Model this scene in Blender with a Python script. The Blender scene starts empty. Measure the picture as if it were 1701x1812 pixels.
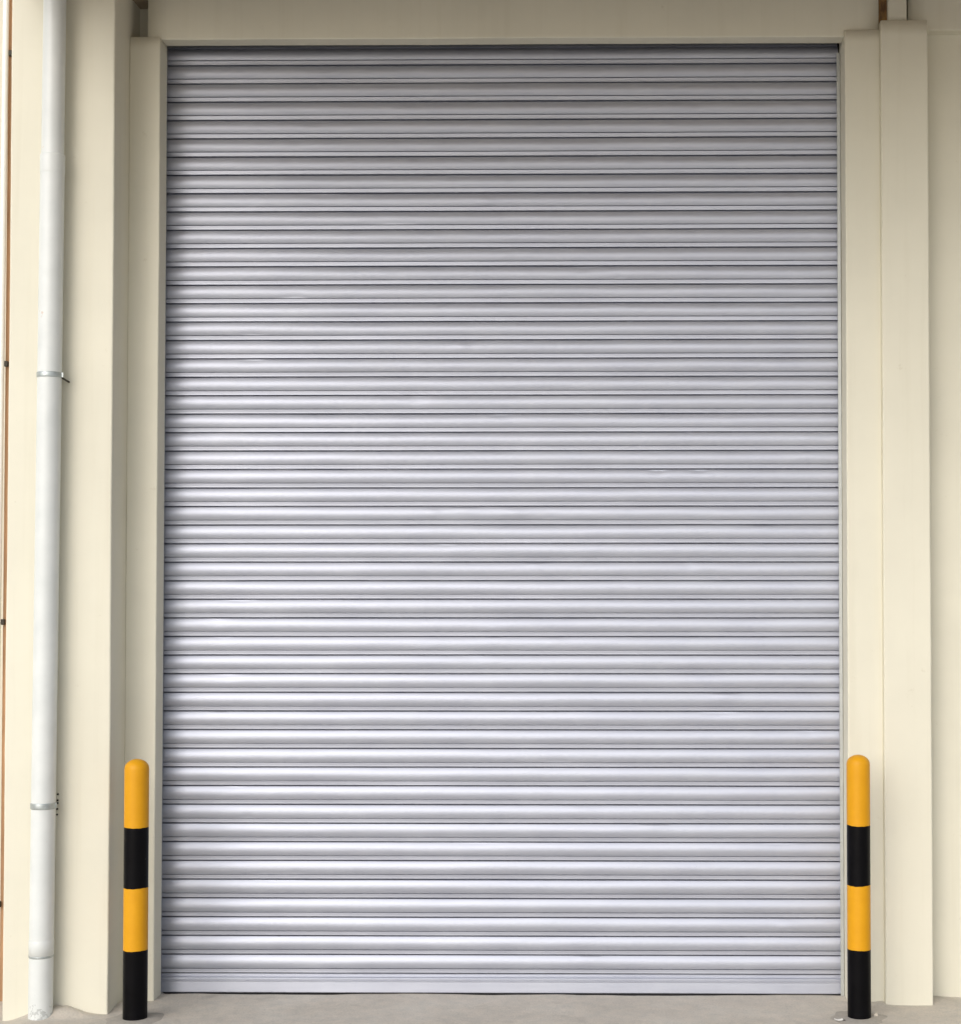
import bpy, bmesh, math, random
from mathutils import Vector, Matrix, noise
random.seed(7)
scene = bpy.context.scene
COL = scene.collection

# ------------------------------------------------------------------ helpers
def link(name, me, mat, parent=None, smooth=False):
    o = bpy.data.objects.new(name, me)
    COL.objects.link(o)
    if mat is not None:
        me.materials.append(mat)
    if smooth:
        for p in me.polygons:
            p.use_smooth = True
    if parent is not None:
        o.parent = parent
    return o

def from_bm(name, bm, mat, parent=None, smooth=False):
    me = bpy.data.meshes.new(name)
    bm.normal_update()
    bm.to_mesh(me)
    bm.free()
    return link(name, me, mat, parent, smooth)

def thing(name, label, cat, group=None, loc=(0, 0, 0)):
    o = bpy.data.objects.new(name, None)
    o.empty_display_size = 0.1
    COL.objects.link(o)
    o.location = loc
    o['label'] = label
    o['category'] = cat
    if group:
        o['group'] = group
    return o

def add_box(bm, x0, x1, y0, y1, z0, z1, bev=0.0, seg=2):
    r = bmesh.ops.create_cube(bm, size=1.0)
    vs = r['verts']
    for v in vs:
        v.co = Vector(((x0 + x1) / 2 + v.co.x * (x1 - x0),
                       (y0 + y1) / 2 + v.co.y * (y1 - y0),
                       (z0 + z1) / 2 + v.co.z * (z1 - z0)))
    if bev > 0:
        es = list({e for v in vs for e in v.link_edges})
        bmesh.ops.bevel(bm, geom=es, offset=bev, segments=seg, profile=0.5, affect='EDGES')

def box(name, mat, parent, x0, x1, y0, y1, z0, z1, bev=0.004, seg=2):
    bm = bmesh.new()
    add_box(bm, x0, x1, y0, y1, z0, z1, bev, seg)
    return from_bm(name, bm, mat, parent)

def column(name, mat, parent, x0, x1, y0, y1, z0, z1, r=0.006, wob=0.0016, dz=0.06, seed=0, cap=True):
    """plastered upright: rounded corners, edges never perfectly straight"""
    prof = []
    for (cx, cy, a0) in ((x0 + r, y0 + r, 180), (x1 - r, y0 + r, 270), (x1 - r, y1 - r, 0), (x0 + r, y1 - r, 90)):
        a = math.radians(a0)            # support loop just before the rounded corner keeps the faces flat
        prof.append((cx + r * math.cos(a) - 0.002 * math.cos(a + math.pi / 2), cy + r * math.sin(a) - 0.002 * math.sin(a + math.pi / 2)))
        for k in range(5):
            a = math.radians(a0 + 22.5 * k)
            prof.append((cx + r * math.cos(a), cy + r * math.sin(a)))
        prof.append((cx + r * math.cos(a) + 0.002 * math.cos(a + math.pi / 2), cy + r * math.sin(a) + 0.002 * math.sin(a + math.pi / 2)))
    n = len(prof)
    nz = max(2, int((z1 - z0) / dz))
    vs, fs = [], []
    for i in range(nz + 1):
        z = z0 + (z1 - z0) * i / nz
        for j, (x, y) in enumerate(prof):
            q = Vector((x * 3 + seed * 7.1, y * 3 + 2.3, z * 1.7))
            q2 = q * 4.3
            ox = wob * (noise.noise(q) + 0.5 * noise.noise(q2))
            oy = wob * (noise.noise(q + Vector((9, 4, 1))) + 0.5 * noise.noise(q2 + Vector((3, 8, 5))))
            vs.append((x + ox, y + oy, z))
    for i in range(nz):
        for j in range(n):
            k = (j + 1) % n
            fs.append((i * n + j, i * n + k, (i + 1) * n + k, (i + 1) * n + j))
    if cap:
        fs.append(tuple(reversed(range(n))))
        fs.append(tuple(nz * n + j for j in range(n)))
    me = bpy.data.meshes.new(name)
    me.from_pydata(vs, [], fs)
    o = link(name, me, mat, parent, smooth=True)
    if cap:
        me.polygons[-1].use_smooth = False
        me.polygons[-2].use_smooth = False
    return o

def lathe(bm, prof, cx, cy, seg=48, lean=0.0, closed_top=False, closed_bot=False, wob=None):
    """prof: list of (radius, z); lean = dx per metre of height"""
    rings = []
    for (r, z) in prof:
        ring = []
        for k in range(seg):
            a = 2 * math.pi * k / seg
            zz = z + (wob(a, z) if wob else 0)
            ring.append(bm.verts.new((cx + lean * z + r * math.cos(a), cy + r * math.sin(a), zz)))
        rings.append(ring)
    for a, b in zip(rings, rings[1:]):
        for k in range(seg):
            bm.faces.new((a[k], a[(k + 1) % seg], b[(k + 1) % seg], b[k]))
    if closed_top:
        bm.faces.new(rings[-1])
    if closed_bot:
        bm.faces.new(list(reversed(rings[0])))

# ------------------------------------------------------------------ materials
def nt(name):
    m = bpy.data.materials.new(name)
    m.use_nodes = True
    t = m.node_tree
    b = t.nodes['Principled BSDF']
    return m, t, b

def N(t, kind, **kw):
    n = t.nodes.new(kind)
    for k, v in kw.items():
        if k in n.inputs.keys():
            n.inputs[k].default_value = v
        else:
            setattr(n, k, v)
    return n

def coords(t, scale=(1, 1, 1)):
    tc = N(t, 'ShaderNodeTexCoord')
    mp = N(t, 'ShaderNodeMapping')
    mp.inputs['Scale'].default_value = scale
    t.links.new(tc.outputs['Object'], mp.inputs['Vector'])
    return mp.outputs['Vector']

def noise_tex(t, vec, scale, detail=4, rough=0.55):
    n = N(t, 'ShaderNodeTexNoise')
    n.inputs['Scale'].default_value = scale
    n.inputs['Detail'].default_value = detail
    n.inputs['Roughness'].default_value = rough
    t.links.new(vec, n.inputs['Vector'])
    return n.outputs['Fac']

def ramp(t, fac, stops):
    r = N(t, 'ShaderNodeValToRGB')
    el = r.color_ramp.elements
    el[0].position, el[0].color = stops[0][0], (*stops[0][1], 1)
    el[1].position, el[1].color = stops[-1][0], (*stops[-1][1], 1)
    for p, c in stops[1:-1]:
        e = el.new(p)
        e.color = (*c, 1)
    t.links.new(fac, r.inputs['Fac'])
    return r.outputs['Color']

def mix(t, fac, a, b, mode='MIX'):
    m = N(t, 'ShaderNodeMix', data_type='RGBA', blend_type=mode)
    for sock, v in ((m.inputs['Factor'], fac), (m.inputs['A'], a), (m.inputs['B'], b)):
        pass
    ins = [m.inputs[0], m.inputs[6], m.inputs[7]]
    for sock, v in zip(ins, (fac, a, b)):
        if isinstance(v, (int, float)):
            sock.default_value = v
        elif isinstance(v, tuple):
            sock.default_value = (*v, 1)
        else:
            t.links.new(v, sock)
    return m.outputs[2]

def bump(t, b, h, strength=0.2, dist=0.002, prev=None):
    n = N(t, 'ShaderNodeBump')
    n.inputs['Strength'].default_value = strength
    n.inputs['Distance'].default_value = dist
    t.links.new(h, n.inputs['Height'])
    if prev is not None:
        t.links.new(prev, n.inputs['Normal'])
    t.links.new(n.outputs['Normal'], b.inputs['Normal'])
    return n.outputs['Normal']

def plaster(name, col, spread=0.05):
    m, t, b = nt(name)
    v = coords(t)
    big = noise_tex(t, v, 1.3, 5, 0.6)
    c0 = tuple(c * (1 - spread) for c in col)
    c1 = tuple(min(0.95, c * (1 + spread)) for c in col)
    base = ramp(t, big, [(0.3, c0), (0.7, c1)])
    # faint long vertical run marks
    vs = coords(t, (14, 14, 0.5))
    runs = noise_tex(t, vs, 1.6, 3, 0.6)
    dirt = ramp(t, runs, [(0.52, (1, 1, 1)), (0.80, (0.955, 0.95, 0.935))])
    base = mix(t, 1.0, base, dirt, 'MULTIPLY')
    # small scuffs
    sc = noise_tex(t, v, 22, 6, 0.7)
    scm = ramp(t, sc, [(0.66, (1, 1, 1)), (0.78, (0.86, 0.84, 0.80))])
    base = mix(t, 1.0, base, scm, 'MULTIPLY')
    t.links.new(base, b.inputs['Base Color'])
    b.inputs['Roughness'].default_value = 0.72
    b.inputs['Specular IOR Level'].default_value = 0.25
    f = noise_tex(t, v, 260, 3, 0.6)
    nrm = bump(t, b, f, 0.25, 0.0015)
    g = noise_tex(t, v, 9, 3, 0.5)
    bump(t, b, g, 0.30, 0.004, nrm)
    return m

CREAM = (0.722, 0.694, 0.580)
M_PLASTER = plaster('cream_plaster', CREAM)
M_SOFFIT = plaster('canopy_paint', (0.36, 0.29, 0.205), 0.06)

def metal_silver():
    m, t, b = nt('silver_slat_metal')
    v = coords(t)
    vst = coords(t, (0.7, 3, 14))
    str1 = noise_tex(t, vst, 3.0, 5, 0.6)
    blot = noise_tex(t, v, 5.5, 5, 0.6)
    base = ramp(t, str1, [(0.25, (0.464, 0.486, 0.555)), (0.75, (0.522, 0.543, 0.615))])
    bl = ramp(t, blot, [(0.35, (0.93, 0.93, 0.95)), (0.7, (1.0, 1.0, 1.0))])
    base = mix(t, 1.0, base, bl, 'MULTIPLY')
    spk = noise_tex(t, v, 60, 4, 0.7)
    sp = ramp(t, spk, [(0.70, (1, 1, 1)), (0.80, (0.78, 0.77, 0.77))])
    base = mix(t, 1.0, base, sp, 'MULTIPLY')
    t.links.new(base, b.inputs['Base Color'])
    b.inputs['Metallic'].default_value = 0.55
    rr = N(t, 'ShaderNodeMapRange')
    rr.inputs['To Min'].default_value = 0.42
    rr.inputs['To Max'].default_value = 0.54
    t.links.new(blot, rr.inputs['Value'])
    t.links.new(rr.outputs['Result'], b.inputs['Roughness'])
    vw = coords(t, (2.5, 2.5, 6))
    w = noise_tex(t, vw, 2.2, 3, 0.5)
    nrm = bump(t, b, w, 0.22, 0.002)
    f = noise_tex(t, v, 210, 3, 0.6)
    bump(t, b, f, 0.15, 0.0010, nrm)
    return m
M_SLAT = metal_silver()

def simple(name, col, rough=0.5, metal=0.0, var=0.08, scale=30, bmp=0.1):
    m, t, b = nt(name)
    v = coords(t)
    n = noise_tex(t, v, scale, 5, 0.6)
    c = ramp(t, n, [(0.3, tuple(x * (1 - var) for x in col)), (0.7, tuple(min(0.97, x * (1 + var)) for x in col))])
    t.links.new(c, b.inputs['Base Color'])
    b.inputs['Roughness'].default_value = rough
    b.inputs['Metallic'].default_value = metal
    f = noise_tex(t, v, 180, 3, 0.6)
    bump(t, b, f, bmp, 0.001)
    return m
M_RAIL = simple('galvanised_rail', (0.52, 0.54, 0.53), 0.45, 0.5, 0.08, 12)
M_RUBBER = simple('black_rubber', (0.012, 0.012, 0.013), 0.8)
M_CLAMP = simple('galvanised_clamp', (0.46, 0.50, 0.50), 0.4, 0.6, 0.15, 60)
M_SCREW = simple('dark_screw', (0.05, 0.045, 0.035), 0.6, 0.4)
M_DARK = simple('dark_void', (0.03, 0.028, 0.026), 0.9)
M_CONDUIT = simple('white_conduit', (0.82, 0.83, 0.80), 0.35, 0.0, 0.03)
M_STONE = simple('pale_stone', (0.55, 0.50, 0.42), 0.8, 0, 0.25, 60, 0.4)
M_DSTONE = simple('dark_stone', (0.10, 0.09, 0.08), 0.8, 0, 0.25, 60, 0.4)
M_PAPER = simple('white_paper', (0.78, 0.77, 0.74), 0.7, 0, 0.06, 90)

def rust(name, c1, c2, scale=14):
    m, t, b = nt(name)
    v = coords(t, (1, 1, 0.35))
    n = noise_tex(t, v, scale, 6, 0.65)
    c = ramp(t, n, [(0.3, c1), (0.55, c2), (0.8, tuple(x * 1.5 for x in c2))])
    t.links.new(c, b.inputs['Base Color'])
    b.inputs['Roughness'].default_value = 0.8
    bump(t, b, n, 0.4, 0.003)
    return m
M_RUST = rust('rusty_steel', (0.10, 0.05, 0.02), (0.34, 0.20, 0.07), 22)
M_BROWN = rust('brown_steel', (0.34, 0.20, 0.11), (0.50, 0.29, 0.16), 6)

def paint_pipe():
    m, t, b = nt('white_pipe_paint')
    v = coords(t)
    n = noise_tex(t, v, 7, 5, 0.6)
    c = ramp(t, n, [(0.3, (0.64, 0.668, 0.658)), (0.7, (0.72, 0.743, 0.732))])
    # chipped paint near the foot
    tc = N(t, 'ShaderNodeTexCoord')
    sx = N(t, 'ShaderNodeSeparateXYZ')
    t.links.new(tc.outputs['Object'], sx.inputs[0])
    mr = N(t, 'ShaderNodeMapRange')
    mr.inputs['From Min'].default_value = 0.02
    mr.inputs['From Max'].default_value = 0.13
    mr.inputs['To Min'].default_value = 0.14
    mr.inputs['To Max'].default_value = -0.10
    t.links.new(sx.outputs['Z'], mr.inputs['Value'])
    ch = noise_tex(t, v, 55, 5, 0.65)
    ad = N(t, 'ShaderNodeMath', operation='ADD')
    t.links.new(ch, ad.inputs[0])
    t.links.new(mr.outputs['Result'], ad.inputs[1])
    msk = ramp(t, ad.outputs[0], [(0.64, (0, 0, 0)), (0.68, (1, 1, 1))])
    c = mix(t, msk, c, (0.50, 0.52, 0.51))
    # rust flecks
    fl = noise_tex(t, v, 18, 4, 0.6)
    fm = ramp(t, fl, [(0.735, (0, 0, 0)), (0.78, (0.6, 0.6, 0.6))])
    c = mix(t, fm, c, (0.60, 0.42, 0.30))
    t.links.new(c, b.inputs['Base Color'])
    b.inputs['Roughness'].default_value = 0.38
    f = noise_tex(t, v, 140, 3, 0.6)
    bump(t, b, f, 0.08, 0.001)
    return m
M_PIPE = paint_pipe()

def bollard_paint(name, col, col2, rough, chips):
    m, t, b = nt(name)
    v = coords(t)
    n = noise_tex(t, v, 12, 5, 0.6)
    c = ramp(t, n, [(0.3, col), (0.7, col2)])
    ch = noise_tex(t, v, 38, 6, 0.7)
    msk = ramp(t, ch, [(chips, (0, 0, 0)), (chips + 0.03, (1, 1, 1))])
    c = mix(t, msk, c, (0.12, 0.10, 0.085))
    t.links.new(c, b.inputs['Base Color'])
    r = N(t, 'ShaderNodeMapRange')
    r.inputs['To Min'].default_value = rough - 0.08
    r.inputs['To Max'].default_value = rough + 0.12
    t.links.new(n, r.inputs['Value'])
    t.links.new(r.outputs['Result'], b.inputs['Roughness'])
    f = noise_tex(t, v, 60, 3, 0.6)
    bump(t, b, f, 0.12, 0.0015)
    return m
M_YEL = bollard_paint('yellow_paint', (0.64, 0.292, 0.003), (0.70, 0.335, 0.005), 0.45, 0.71)
M_YEL.node_tree.nodes['Principled BSDF'].inputs['Specular IOR Level'].default_value = 0.3
M_BLK = bollard_paint('black_paint', (0.0015, 0.0014, 0.002), (0.003, 0.0028, 0.004), 0.36, 0.70)
M_BLK.node_tree.nodes['Principled BSDF'].inputs['Specular IOR Level'].default_value = 0.10

def concrete(name='concrete_floor', k=1.0):
    m, t, b = nt(name)
    v = coords(t)
    n1 = noise_tex(t, v, 2.6, 6, 0.62)
    c = ramp(t, n1, [(0.28, (0.54 * k, 0.505 * k, 0.45 * k)), (0.5, (0.585 * k, 0.545 * k, 0.485 * k)), (0.72, (0.63 * k, 0.60 * k, 0.545 * k))])
    n2 = noise_tex(t, v, 17, 6, 0.68)
    s = ramp(t, n2, [(0.35, (0.88, 0.89, 0.89)), (0.6, (1.02, 1.0, 0.98))])
    c = mix(t, 1.0, c, s, 'MULTIPLY')
    n3 = noise_tex(t, v, 120, 4, 0.7)
    g = ramp(t, n3, [(0.32, (0.86, 0.855, 0.85)), (0.52, (1, 1, 1)), (0.75, (1.08, 1.07, 1.05))])
    c = mix(t, 1.0, c, g, 'MULTIPLY')
    st = noise_tex(t, v, 6.5, 4, 0.55)
    sm = ramp(t, st, [(0.60, (1, 1, 1)), (0.72, (0.86, 0.86, 0.855))])
    c = mix(t, 1.0, c, sm, 'MULTIPLY')
    t.links.new(c, b.inputs['Base Color'])
    b.inputs['Roughness'].default_value = 0.82
    nrm = bump(t, b, n3, 0.35, 0.003)
    bump(t, b, n2, 0.30, 0.006, nrm)
    return m
M_GROUND = concrete()
M_COLLAR = concrete('darker_concrete', 0.72)

# ------------------------------------------------------------------ ground: one sheet to the horizon
def gz(x, y):
    z = 0.0
    near = math.exp(-max(0, abs(x - 1.3) - 2.5) ** 2) * math.exp(-max(0, -y - 2.0) ** 2)
    z += near * 0.004 * (noise.noise(Vector((x * 2.1, y * 2.1, 0.3))) + 0.6 * noise.noise(Vector((x * 7, y * 7, 1.3))))
    # falls away to the left of the downpipe
    s = min(1, max(0, (-0.40 - x) / 0.14))
    z -= 0.030 * s * s * (3 - 2 * s) * near
    # mortar smeared up against the pier round the pipe foot
    d2 = ((x + 0.315) / 0.085) ** 2 + ((y + 0.335) / 0.055) ** 2
    z += 0.040 * math.exp(-d2) * (1 + 0.5 * noise.noise(Vector((x * 25, y * 25, 4))))
    d2 = ((x + 0.19) / 0.05) ** 2 + ((y + 0.36) / 0.02) ** 2
    z += 0.005 * math.exp(-d2)
    # mortar at the foot of the right jamb and pier
    for (mx, my, sx_, sy_, h) in ((2.94, -0.125, 0.03, 0.035, 0.008), (3.17, -0.06, 0.05, 0.05, 0.010), (-0.115, -0.2, 0.03, 0.06, 0.012), (2.86, -0.12, 0.05, 0.02, 0.008)):
        z += h * math.exp(-((x - mx) / sx_) ** 2 - ((y - my) / sy_) ** 2) * (1 + 0.6 * noise.noise(Vector((x * 40, y * 40, 2))))
    # shallow threshold under the shutter
    s = min(1, max(0, (y + 0.005) / 0.03)) * (1 if -0.0 < x < 2.81 else 0)
    z -= 0.011 * s * (0.9 + 0.8 * noise.noise(Vector((x * 1.1, 0.4, 3))))
    return z

def axis(fine0, fine1, step, lo, hi):
    a = []
    v = fine0
    while v < fine1 + 1e-6:
        a.append(v); v += step
    s = step
    v = a[-1]
    while v < hi:
        s *= 1.45; v += s; a.append(min(v, hi))
    s = step
    v = a[0]
    pre = []
    while v > lo:
        s *= 1.45; v -= s; pre.append(max(v, lo))
    return pre[::-1] + a
xs = axis(-0.75, 3.5, 0.014, -900, 900)
ys = axis(-0.62, 0.06, 0.014, -900, 900)
vs = [(x, y, gz(x, y)) for y in ys for x in xs]
nx = len(xs)
fs = [(j * nx + i, j * nx + i + 1, (j + 1) * nx + i + 1, (j + 1) * nx + i) for j in range(len(ys) - 1) for i in range(nx - 1)]
me = bpy.data.meshes.new('ground')
me.from_pydata(vs, [], fs)
ground = link('ground', me, M_GROUND, None, True)
ground['kind'] = 'structure'

# ------------------------------------------------------------------ building
bld = thing('warehouse', 'cream plastered warehouse front with a tall closed silver roller shutter', 'building')
H = 3.932
column('pilaster', M_PLASTER, bld, -0.543, -0.126, -0.322, 0.30, -0.12, 6.0, 0.007, 0.0018, 0.06, 1)
column('door_jamb', M_PLASTER, bld, -0.128, 0.0, -0.118, -0.006, -0.12, 3.938, 0.006, 0.0014, 0.05, 2)
column('door_jamb', M_PLASTER, bld, 2.812, 2.957, -0.118, 0.060, -0.12, 3.955, 0.006, 0.0014, 0.05, 3)
column('pilaster', M_PLASTER, bld, 2.955, 3.146, -0.146, 0.10, -0.12, 3.984, 0.006, 0.0016, 0.06, 4)
# lintel beam over the door
def hbeam(name, mat, x0, x1, y0, y1, z0, z1, seed):
    o = column(name, mat, bld, 0, z1 - z0, 0, y1 - y0, 0, x1 - x0, 0.005, 0.0014, 0.08, seed)
    for v in o.data.vertices:           # turn the upright on its side
        a, b_, c = v.co
        v.co = (x0 + c, y0 + b_, z1 - a)
    return o
hbeam('lintel', M_PLASTER, -0.056, 2.953, -0.103, -0.014, H, 4.105, 5)
box('recess_panel', M_PLASTER, bld, -0.13, -0.05, 0.032, 0.06, 3.80, 4.105, 0)
# gap filled by rusty steel, stub column and fascia beam over the right pilaster
box('steel_plate', M_RUST, bld, 2.953, 2.990, -0.092, 0.0, 3.93, 4.105, 0.002)
column('stub_column', M_PLASTER, bld, 2.990, 3.066, -0.122, 0.0, 3.978, 4.105, 0.004, 0.001, 0.04, 6)
hbeam('fascia_beam', M_PLASTER, 3.080, 7.5, -0.075, 0.02, 3.966, 4.105, 7)
# walls beyond
box('wall', M_PLASTER, bld, 3.14, 7.5, -0.016, 0.25, -0.12, 3.97, 0)
box('wall', M_PLASTER, bld, -7.0, -0.53, 0.10, 0.35, -0.12, 6.0, 0)
box('upper_wall', M_PLASTER, bld, -0.13, 7.5, -0.02, 0.25, 4.26, 6.0, 0)
box('roof', M_RAIL, bld, -7.0, 7.5, -0.45, 6.0, 6.0, 6.12, 0.01)
# inside of the roller box (dark) and the store behind the shutter
bm = bmesh.new()
add_box(bm, -0.12, 2.93, 0.60, 0.64, -0.12, 4.26)
add_box(bm, -0.12, 2.93, 0.02, 0.60, 4.16, 4.20)
add_box(bm, -0.16, -0.12, 0.06, 0.64, -0.12, 4.26)
add_box(bm, 2.93, 2.97, 0.03, 0.64, -0.12, 4.26)
from_bm('roller_housing', bm, M_DARK, bld)
# canopy over the loading bay
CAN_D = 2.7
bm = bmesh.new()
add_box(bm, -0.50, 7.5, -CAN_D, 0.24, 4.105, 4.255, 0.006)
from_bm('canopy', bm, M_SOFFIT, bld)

# ------------------------------------------------------------------ roller shutter (part of the building, with its own parts)
sh = bpy.data.objects.new('roller_shutter', None)
sh.empty_display_size = 0.1
COL.objects.link(sh)
sh.parent = bld
sh.location = (0, 0.045, 0)
sh['label'] = 'closed silver-grey steel roller shutter of horizontal curved slats'
P = 0.07738
Z0 = 0.0740
NS = 50
PROF = []            # (t down from slat top, y)
PROF += [(0.0000, 0.0220), (0.0018, 0.0200), (0.0022, -0.0012)]
UA = 0.56                                    # the slat bulges furthest a little below its middle
for k in range(17):
    u = k / 16
    t_ = 0.0028 + (0.0545 - 0.0028) * u
    if u < UA:
        y_ = -0.0022 - 0.0086 * (1 - ((UA - u) / UA) ** 2)
    else:
        y_ = -0.0108 + 0.0051 * ((u - UA) / (1 - UA)) ** 2
    PROF.append((t_, y_))
PROF += [(0.0548, 0.0070), (0.0580, 0.0070)]
for k in range(7):
    u = k / 6
    PROF.append((0.0584 + 0.0149 * u, -0.0052 + 0.0016 * u - 0.0007 * max(0, u - 0.75) / 0.25))
PROF += [(0.0736, -0.0042), (0.0739, -0.0030), (0.0741, 0.0220)]
NP = len(PROF)
NXS = 200
X0, X1 = -0.030, 2.806
dents = [(0.36, 2.72, .05, .0022), (2.05, 2.16, .03, .003), (2.22, 2.165, .03, .0028), (1.46, 1.98, .05, -.002),
         (0.45, 0.47, .06, .003), (0.55, 0.48, .03, .002), (1.30, 0.62, .1, .0015), (2.30, 1.15, .06, .002),
         (0.95, 3.2, .08, .0018), (1.75, 3.0, .05, .002), (0.25, 1.30, .05, .0018), (2.55, 0.62, .05, .002), (1.05, 2.45, .04, .0022)]
rd = random.Random(21)
for _ in range(70):         # small knocks and ripples in the sheet, more of them above head height
    dents.append((rd.uniform(0.1, 2.7), 3.75 * rd.random() ** 0.7, rd.uniform(0.015, 0.06), rd.choice((-1, 1)) * rd.uniform(0.0008, 0.0024)))
ROLL_Z, ROLL_R = 3.874, 0.16
vs, fs = [], []
for s in range(NS + 1):
    zt = Z0 + (s + 1) * P
    off = random.uniform(-0.0006, 0.0006)
    tilt = random.uniform(-0.03, 0.03)
    sag = random.uniform(-0.0007, 0.0007)
    base = len(vs)
    near = [d for d in dents if zt - P - 0.05 < d[1] < zt + 0.05]
    for i in range(NXS + 1):
        x = X0 + (X1 - X0) * i / NXS
        w1 = noise.noise(Vector((x * 1.9, s * 3.7, 0.5)))
        w2 = noise.noise(Vector((x * 6.0, s * 5.1, 2.5)))
        for (t, y) in PROF:
            z = zt - t + sag * (1 - (2 * x / 2.8 - 1) ** 2) + 0.0004 * noise.noise(Vector((x * 2.3, s * 2.2, 7)))
            yy = y + off + (t - P / 2) * (tilt + 0.045 * w1 + 0.022 * w2)
            if 0.0035 < t < 0.0535:
                for (dx, dz, dr, dd) in near:
                    q = ((x - dx) / dr) ** 2 + ((z - dz) / 0.02) ** 2
                    if q < 6:
                        yy += 0.75 * dd * math.exp(-q)
            if z > ROLL_Z:              # winds back on to the barrel
                a = (z - ROLL_Z) / ROLL_R
                rr = ROLL_R - yy
                z, yy = ROLL_Z + rr * math.sin(a), ROLL_R - rr * math.cos(a)
            vs.append((x, yy, z))
    for i in range(NXS):
        for k in range(NP - 1):
            a = base + i * NP + k
            fs.append((a, a + 1, a + NP + 1, a + NP))
    # web at the back joining slat to slat
    if s > 0:
        for i in range(NXS):
            a = base + i * NP + NP - 1
            b_ = base - (NXS + 1) * NP + i * NP
            fs.append((a, b_, b_ + NP, a + NP))
me = bpy.data.meshes.new('slat_curtain')
me.from_pydata(vs, [], fs)
cur = link('slat_curtain', me, M_SLAT, sh, True)
me.set_sharp_from_angle(angle=math.radians(24))

# bottom bar
bp = [(0.0840, 0.006), (0.0835, -0.004), (0.0800, -0.007), (0.0765, -0.0075), (0.0740, -0.0045), (0.0720, -0.0055), (0.0680, -0.0125),
      (0.0650, -0.0145), (0.0610, -0.0145), (0.0595, -0.0118), (0.0575, -0.0118), (0.0560, -0.0140), (0.0525, -0.0138), (0.0510, -0.0125),
      (0.0300, -0.0140), (0.0110, -0.0154), (0.0085, -0.0144), (0.0085, 0.004)]
vs, fs = [], []
nb = len(bp)
for i in range(61):
    x = X0 + (X1 - X0) * i / 60
    w = 0.0012 * noise.noise(Vector((x * 2.2, 3.3, 0)))
    for (z, y) in bp:
        vs.append((x, y + w * (0.085 - z) / 0.05, z - 0.0100 + 0.0006 * noise.noise(Vector((x * 1.3, 9, 0)))))
for i in range(60):
    for k in range(nb - 1):
        a = i * nb + k
        fs.append((a, a + 1, a + nb + 1, a + nb))
me = bpy.data.meshes.new('bottom_bar')
me.from_pydata(vs, [], fs)
bar = link('bottom_bar', me, M_SLAT, sh, True)
me.set_sharp_from_angle(angle=math.radians(24))
box('rubber_seal', M_RUBBER, sh, X0, X1, -0.007, 0.006, -0.030, -0.0018, 0.0015)
# guide channels
def rail(x0, x1, sgn):
    bm = bmesh.new()
    add_box(bm, x0, x1, -0.034, -0.030, -0.05, 3.90, 0.001, 1)      # front flange
    xb0, xb1 = (x1 - 0.003, x1 + 0.0) if sgn > 0 else (x0, x0 + 0.003)
    add_box(bm, xb0, xb1, -0.0298, 0.028, -0.05, 3.90, 0.0008, 1)
    return from_bm('guide_rail', bm, M_RAIL, sh)
rail(2.796, 2.8105, 1)
bm = bmesh.new()
add_box(bm, -0.042, -0.003, -0.0445, -0.0405, -0.05, 3.90, 0.001, 1)
add_box(bm, -0.046, -0.0425, -0.0445, 0.030, -0.05, 3.90, 0.001, 1)
add_box(bm, -0.042, -0.003, 0.0262, 0.030, -0.05, 3.90, 0.001, 1)
from_bm('guide_rail', bm, M_RAIL, sh)

# ------------------------------------------------------------------ downpipe
LEAN = 0.0055
PX, PY = -0.3715, -0.383
pipe = thing('downpipe', 'white painted downpipe with two clamps running down the cream pilaster', 'pipe')
def pipe_part(name, prof, mat, parent=None, seg=56):
    bm = bmesh.new()
    lathe(bm, prof, PX, PY, seg, LEAN)
    return from_bm(name, bm, mat, parent or pipe, True)
R0 = 0.0465
pipe_part('lower_pipe', [(R0, z) for z in [-0.05 + 3.38 * k / 60 for k in range(61)]], M_PIPE)
pipe_part('upper_pipe', [(0.0435, z) for z in [3.30 + 2.6 * k / 40 for k in range(41)]], M_PIPE)
pipe_part('pipe_socket', [(0.0436, 3.385), (0.0474, 3.384), (0.0480, 3.380), (0.0479, 3.318), (0.0474, 3.312), (R0 + 0.0003, 3.310)][::-1], M_PIPE)
pipe_part('pipe_joint', [(R0, 0.236), (R0 + 0.0010, 0.2368), (R0 + 0.0012, 0.2415), (R0 + 0.0008, 0.2440), (R0, 0.2442)], M_CLAMP)
pipe_part('pipe_joint', [(R0, 0.2445), (R0 + 0.0013, 0.245), (R0 + 0.0014, 0.300), (R0 + 0.0002, 0.303)], M_PIPE)
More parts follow.
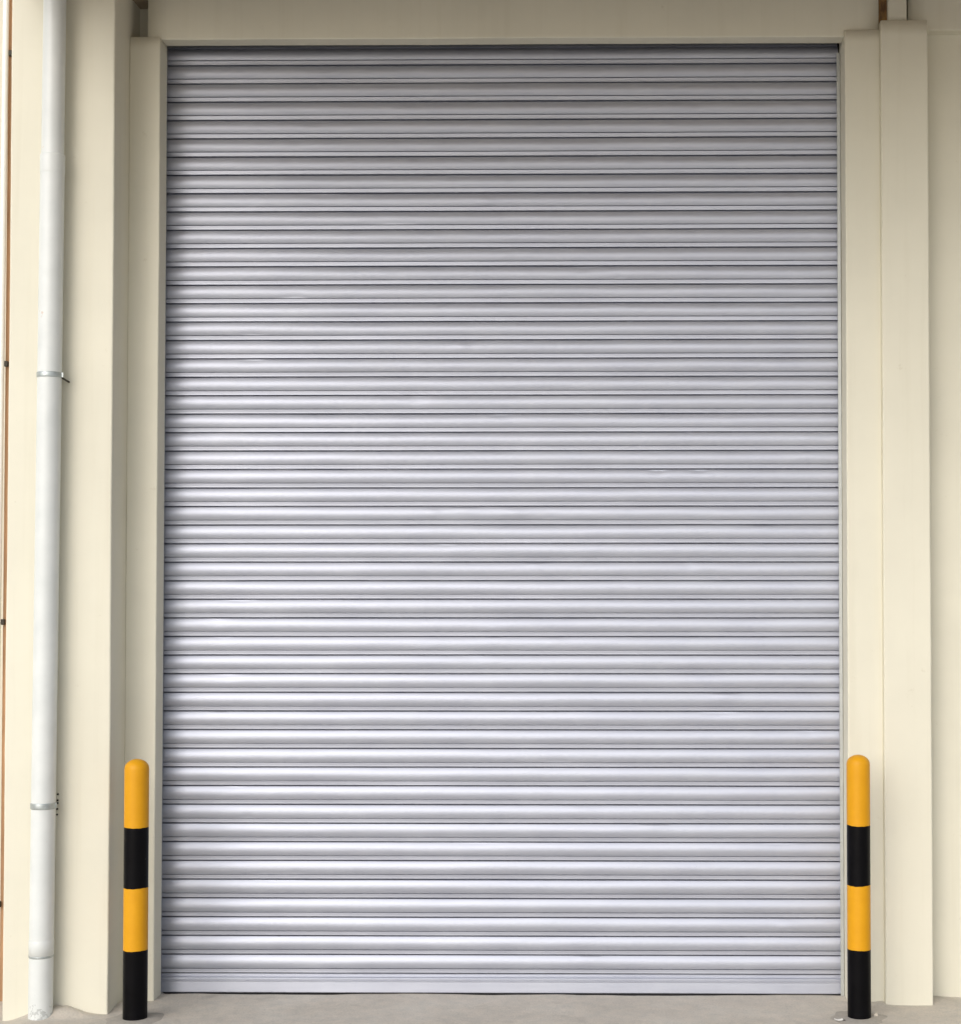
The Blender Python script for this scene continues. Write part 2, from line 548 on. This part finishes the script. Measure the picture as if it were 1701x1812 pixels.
def clamp(z, h, tail):
    o = pipe_part('clamp', [(R0 + 0.0002, z - h / 2), (R0 + 0.0022, z - h / 2 + 0.0008), (R0 + 0.0027, z - h / 2 + 0.003), (R0 + 0.0027, z + h / 2 - 0.003), (R0 + 0.0022, z + h / 2 - 0.0008), (R0 + 0.0002, z + h / 2)], M_CLAMP)
    cx = PX + LEAN * z
    if tail:
        bm = bmesh.new()
        a = Vector((cx + 0.040, PY - 0.012, z - 0.004)); b_ = Vector((cx + 0.060, PY + 0.055, z - 0.022))
        d = (b_ - a)
        r = bmesh.ops.create_cone(bm, cap_ends=True, segments=12, radius1=0.0042, radius2=0.0036, depth=d.length)
        q = Vector((0, 0, 1)).rotation_difference(d.normalized()).to_matrix().to_4x4()
        bmesh.ops.transform(bm, matrix=Matrix.Translation((a + b_) / 2) @ q, verts=bm.verts)
        from_bm('bolt', bm, M_SCREW, o, True)
        bm = bmesh.new()
        add_box(bm, cx + 0.038, cx + 0.056, PY - 0.006, PY + 0.004, z - h / 2 + 0.001, z + h / 2 - 0.001, 0.001)
        from_bm('clamp_lug', bm, M_CLAMP, o)
    else:
        bm = bmesh.new()
        add_box(bm, cx + 0.036, cx + 0.052, PY - 0.005, PY + 0.005, z - h / 2 + 0.001, z + h / 2 - 0.001, 0.001)
        from_bm('clamp_lug', bm, M_CLAMP, o)
    return o
clamp(2.512, 0.021, True)
c2 = clamp(0.824, 0.024, False)
for k, dz in enumerate((0.036, 0.012, 0.001, -0.022, -0.044)):
    bm = bmesh.new()
    bmesh.ops.create_uvsphere(bm, u_segments=10, v_segments=6, radius=0.0042)
    bmesh.ops.transform(bm, matrix=Matrix.Translation((-0.330 - 0.0006 * k, -0.324, 0.824 + dz)) @ Matrix.Diagonal((1, 0.8, 1, 1)), verts=bm.verts)
    from_bm('screw', bm, M_SCREW, c2, True)

# ------------------------------------------------------------------ thin conduit and brown steel post at the left edge
post = thing('steel_post', 'rust-brown steel post half hidden behind the left cream pilaster', 'post')
bm = bmesh.new()
add_box(bm, -0.664, -0.52, -0.02, -0.008, -0.06, 5.9, 0.002)
add_box(bm, -0.640, -0.628, -0.0078, 0.095, -0.06, 5.9, 0.001)
from_bm('post_flange', bm, M_BROWN, post)
cond = thing('conduit', 'thin white conduit with small dark clips beside the rust-brown post', 'pipe')
bm = bmesh.new()
lathe(bm, [(0.0125, -0.05 + 5.9 * k / 30) for k in range(31)], -0.684, -0.040, 24, 0.004)
from_bm('tube', bm, M_CONDUIT, cond, True)
for z in (3.90, 2.60, 1.53, 0.37):
    bm = bmesh.new()
    cx = -0.684 + 0.004 * z
    add_box(bm, cx + 0.009, cx + 0.026, -0.040, -0.0215, z - 0.012, z + 0.012, 0.004)
    from_bm('clip', bm, M_SCREW, cond, False)

# ------------------------------------------------------------------ bollards
def bollard(x, y, r, h, zs, label, seed):
    o = thing('bollard', label, 'bollard', 'yellow and black bollards guarding the shutter', (x, y, 0))
    def w(k):
        rnd = random.Random(seed * 10 + k)
        a, b_, c = rnd.uniform(0, 6), rnd.uniform(0, 6), rnd.uniform(0.0008, 0.0016)
        return lambda ang: c * (math.sin(ang + a) + 0.6 * math.sin(3 * ang + b_) + 0.25 * math.sin(11 * ang + a))
    ws = [w(k) for k in range(3)]
    lev = [(-0.06, None), (zs[2], ws[2]), (zs[1], ws[1]), (zs[0], ws[0])]
    names = [('black_band', M_BLK), ('yellow_band', M_YEL), ('black_band', M_BLK)]
    for k, (nm, mt) in enumerate(names):
        (za, wa), (zb, wb) = lev[k], lev[k + 1]
        bm = bmesh.new()
        n = 10
        def wob(a, z, za=za, zb=zb, wa=wa, wb=wb):
            u = (z - za) / (zb - za)
            return (wa(a) * (1 - u) if wa else 0) + (wb(a) * u if wb else 0)
        lathe(bm, [(r, za + (zb - za) * i / n) for i in range(n + 1)], 0, 0, 56, 0, wob=wob)
        from_bm(nm, bm, mt, o, True)
    bm = bmesh.new()
    za, wa = lev[3]
    dome = r * 0.80
    prof = [(r, za + (h - dome - za) * i / 8) for i in range(9)]
    prof += [(r * math.cos(math.radians(a)) if a < 90 else 0.0004, h - dome + dome * math.sin(math.radians(a))) for a in range(8, 91, 8)] + [(0.0004, h)]
    def wob(a, z):
        u = max(0, 1 - (z - za) / 0.12)
        return wa(a) * u
    lathe(bm, prof, 0, 0, 56, 0, closed_top=True, wob=wob)
    from_bm('yellow_band', bm, M_YEL, o, True)
    # low uneven collar at the foot, toned darker than the floor concrete
    bm = bmesh.new()
    rnd = random.Random(seed)
    rings = []
    for (rr, zz) in ((r + 0.0005, 0.0075), (r + 0.010, 0.0065), (r + 0.040, 0.0040), (r + 0.075, -0.005)):
        rings.append([bm.verts.new(((rr + (rr - r) * 0.6 * noise.noise(Vector((math.cos(a) * 1.7, math.sin(a) * 1.7, seed)))) * math.cos(a),
                                    (rr + (rr - r) * 0.6 * noise.noise(Vector((math.cos(a) * 1.7, math.sin(a) * 1.7, seed)))) * math.sin(a), zz))
                      for a in [2 * math.pi * k / 40 for k in range(40)]])
    for a, b_ in zip(rings, rings[1:]):
        for k in range(40):
            bm.faces.new((b_[k], b_[(k + 1) % 40], a[(k + 1) % 40], a[k]))
    from_bm('foot_collar', bm, M_COLLAR, o, True)
    return o
bollard(0.0045, -0.404, 0.0470, 1.008, (0.744, 0.510, 0.270),
        'yellow and black banded bollard beside the white downpipe, left of the shutter', 1)
bollard(2.8185, -0.354, 0.0455, 1.022, (0.750, 0.518, 0.270),
        'yellow and black banded bollard in front of the right door jamb', 2)

# ------------------------------------------------------------------ litter on the floor
def lump(name, mat, loc, size, seed, label, cat):
    bm = bmesh.new()
    bmesh.ops.create_icosphere(bm, subdivisions=3, radius=1)
    for v in bm.verts:
        k = 1 + 0.28 * noise.noise(v.co * 1.4 + Vector((seed, 0, 0))) + 0.1 * noise.noise(v.co * 4 + Vector((0, seed, 0)))
        v.co = Vector((v.co.x * size[0] * k, v.co.y * size[1] * k, v.co.z * size[2] * k))
    o = from_bm(name, bm, mat, None, True)
    o.location = loc
    o['label'] = label
    o['category'] = cat
    return o
lump('pebble', M_STONE, (2.884, -0.335, 0.007), (0.011, 0.009, 0.010), 3, 'small pale pebble beside the foot of the right bollard', 'stone')
lump('pebble', M_DSTONE, (2.752, -0.405, 0.004), (0.006, 0.005, 0.004), 5, 'tiny dark stone next to the white paper scrap', 'stone')
bm = bmesh.new()
g = bmesh.ops.create_grid(bm, x_segments=8, y_segments=4, size=1)
for v in bm.verts:
    x, y = v.co.x, v.co.y
    v.co = Vector((x * 0.016, y * 0.007, 0.003 + 0.004 * x * x + 0.002 * math.sin(3 * y + x)))
r = bmesh.ops.solidify(bm, geom=bm.faces[:], thickness=0.0012)
scrap = from_bm('paper_scrap', bm, M_PAPER, None, True)
scrap.location = (2.732, -0.400, 0.003)
scrap.rotation_euler = (0, 0, 0.15)
scrap['label'] = 'white scrap of paper on the floor left of the right bollard'
scrap['category'] = 'litter'

# ------------------------------------------------------------------ world and sun
SUN_EL, SUN_AZ = 28.0, -25.0       # azimuth measured from the facade normal, negative = from the left
w = bpy.data.worlds.new('World')
scene.world = w
w.use_nodes = True
t = w.node_tree
bg = t.nodes['Background']
sky = t.nodes.new('ShaderNodeTexSky')
sky.sky_type = 'NISHITA'
sky.sun_disc = False
sky.sun_elevation = math.radians(SUN_EL)
d_to_sun = Vector((math.sin(math.radians(SUN_AZ)), -math.cos(math.radians(SUN_AZ)), 0))
sky.sun_rotation = math.atan2(d_to_sun.x, d_to_sun.y)
sky.air_density = 1.0
sky.dust_density = 2.0
sky.ozone_density = 1.0
hs = t.nodes.new('ShaderNodeHueSaturation')
hs.inputs['Saturation'].default_value = 0.5
t.links.new(sky.outputs['Color'], hs.inputs['Color'])
t.links.new(hs.outputs['Color'], bg.inputs['Color'])
bg.inputs['Strength'].default_value = 0.165
sl = bpy.data.lights.new('sun', 'SUN')
sl.energy = 0.92
sl.angle = math.radians(55)
sl.color = (1.0, 0.985, 0.965)
so = bpy.data.objects.new('sun', sl)
COL.objects.link(so)
dirv = d_to_sun * math.cos(math.radians(SUN_EL)) + Vector((0, 0, math.sin(math.radians(SUN_EL))))
so.rotation_euler = dirv.to_track_quat('Z', 'Y').to_euler()
so.location = dirv * 20

# ------------------------------------------------------------------ camera
cam = bpy.data.cameras.new('camera')
co = bpy.data.objects.new('camera', cam)
COL.objects.link(co)
yaw, pitch, roll = -0.01289, 0.0285, -0.00033
F = Vector((math.sin(yaw) * math.cos(pitch), math.cos(yaw) * math.cos(pitch), math.sin(pitch)))
r0 = Vector((math.cos(yaw), -math.sin(yaw), 0))
u0 = r0.cross(F)
Rv = r0 * math.cos(roll) + u0 * math.sin(roll)
Uv = -r0 * math.sin(roll) + u0 * math.cos(roll)
m = Matrix((Rv, Uv, -F)).transposed().to_4x4()
m.translation = Vector((1.85333, -7.0, 1.7413))
co.matrix_world = m
cam.sensor_fit = 'VERTICAL'
cam.sensor_height = 24.0
cam.lens = 2993.36 / 1812 * 24.0
cam.shift_x = -192.2 / 1812
cam.shift_y = 18.4 / 1812
cam.clip_start = 0.05
cam.clip_end = 3000
scene.camera = co

scene.render.engine = 'CYCLES'
scene.view_settings.view_transform = 'Standard'
scene.view_settings.look = 'None'
scene.view_settings.gamma = 1.0
scene.view_settings.exposure = 0.09
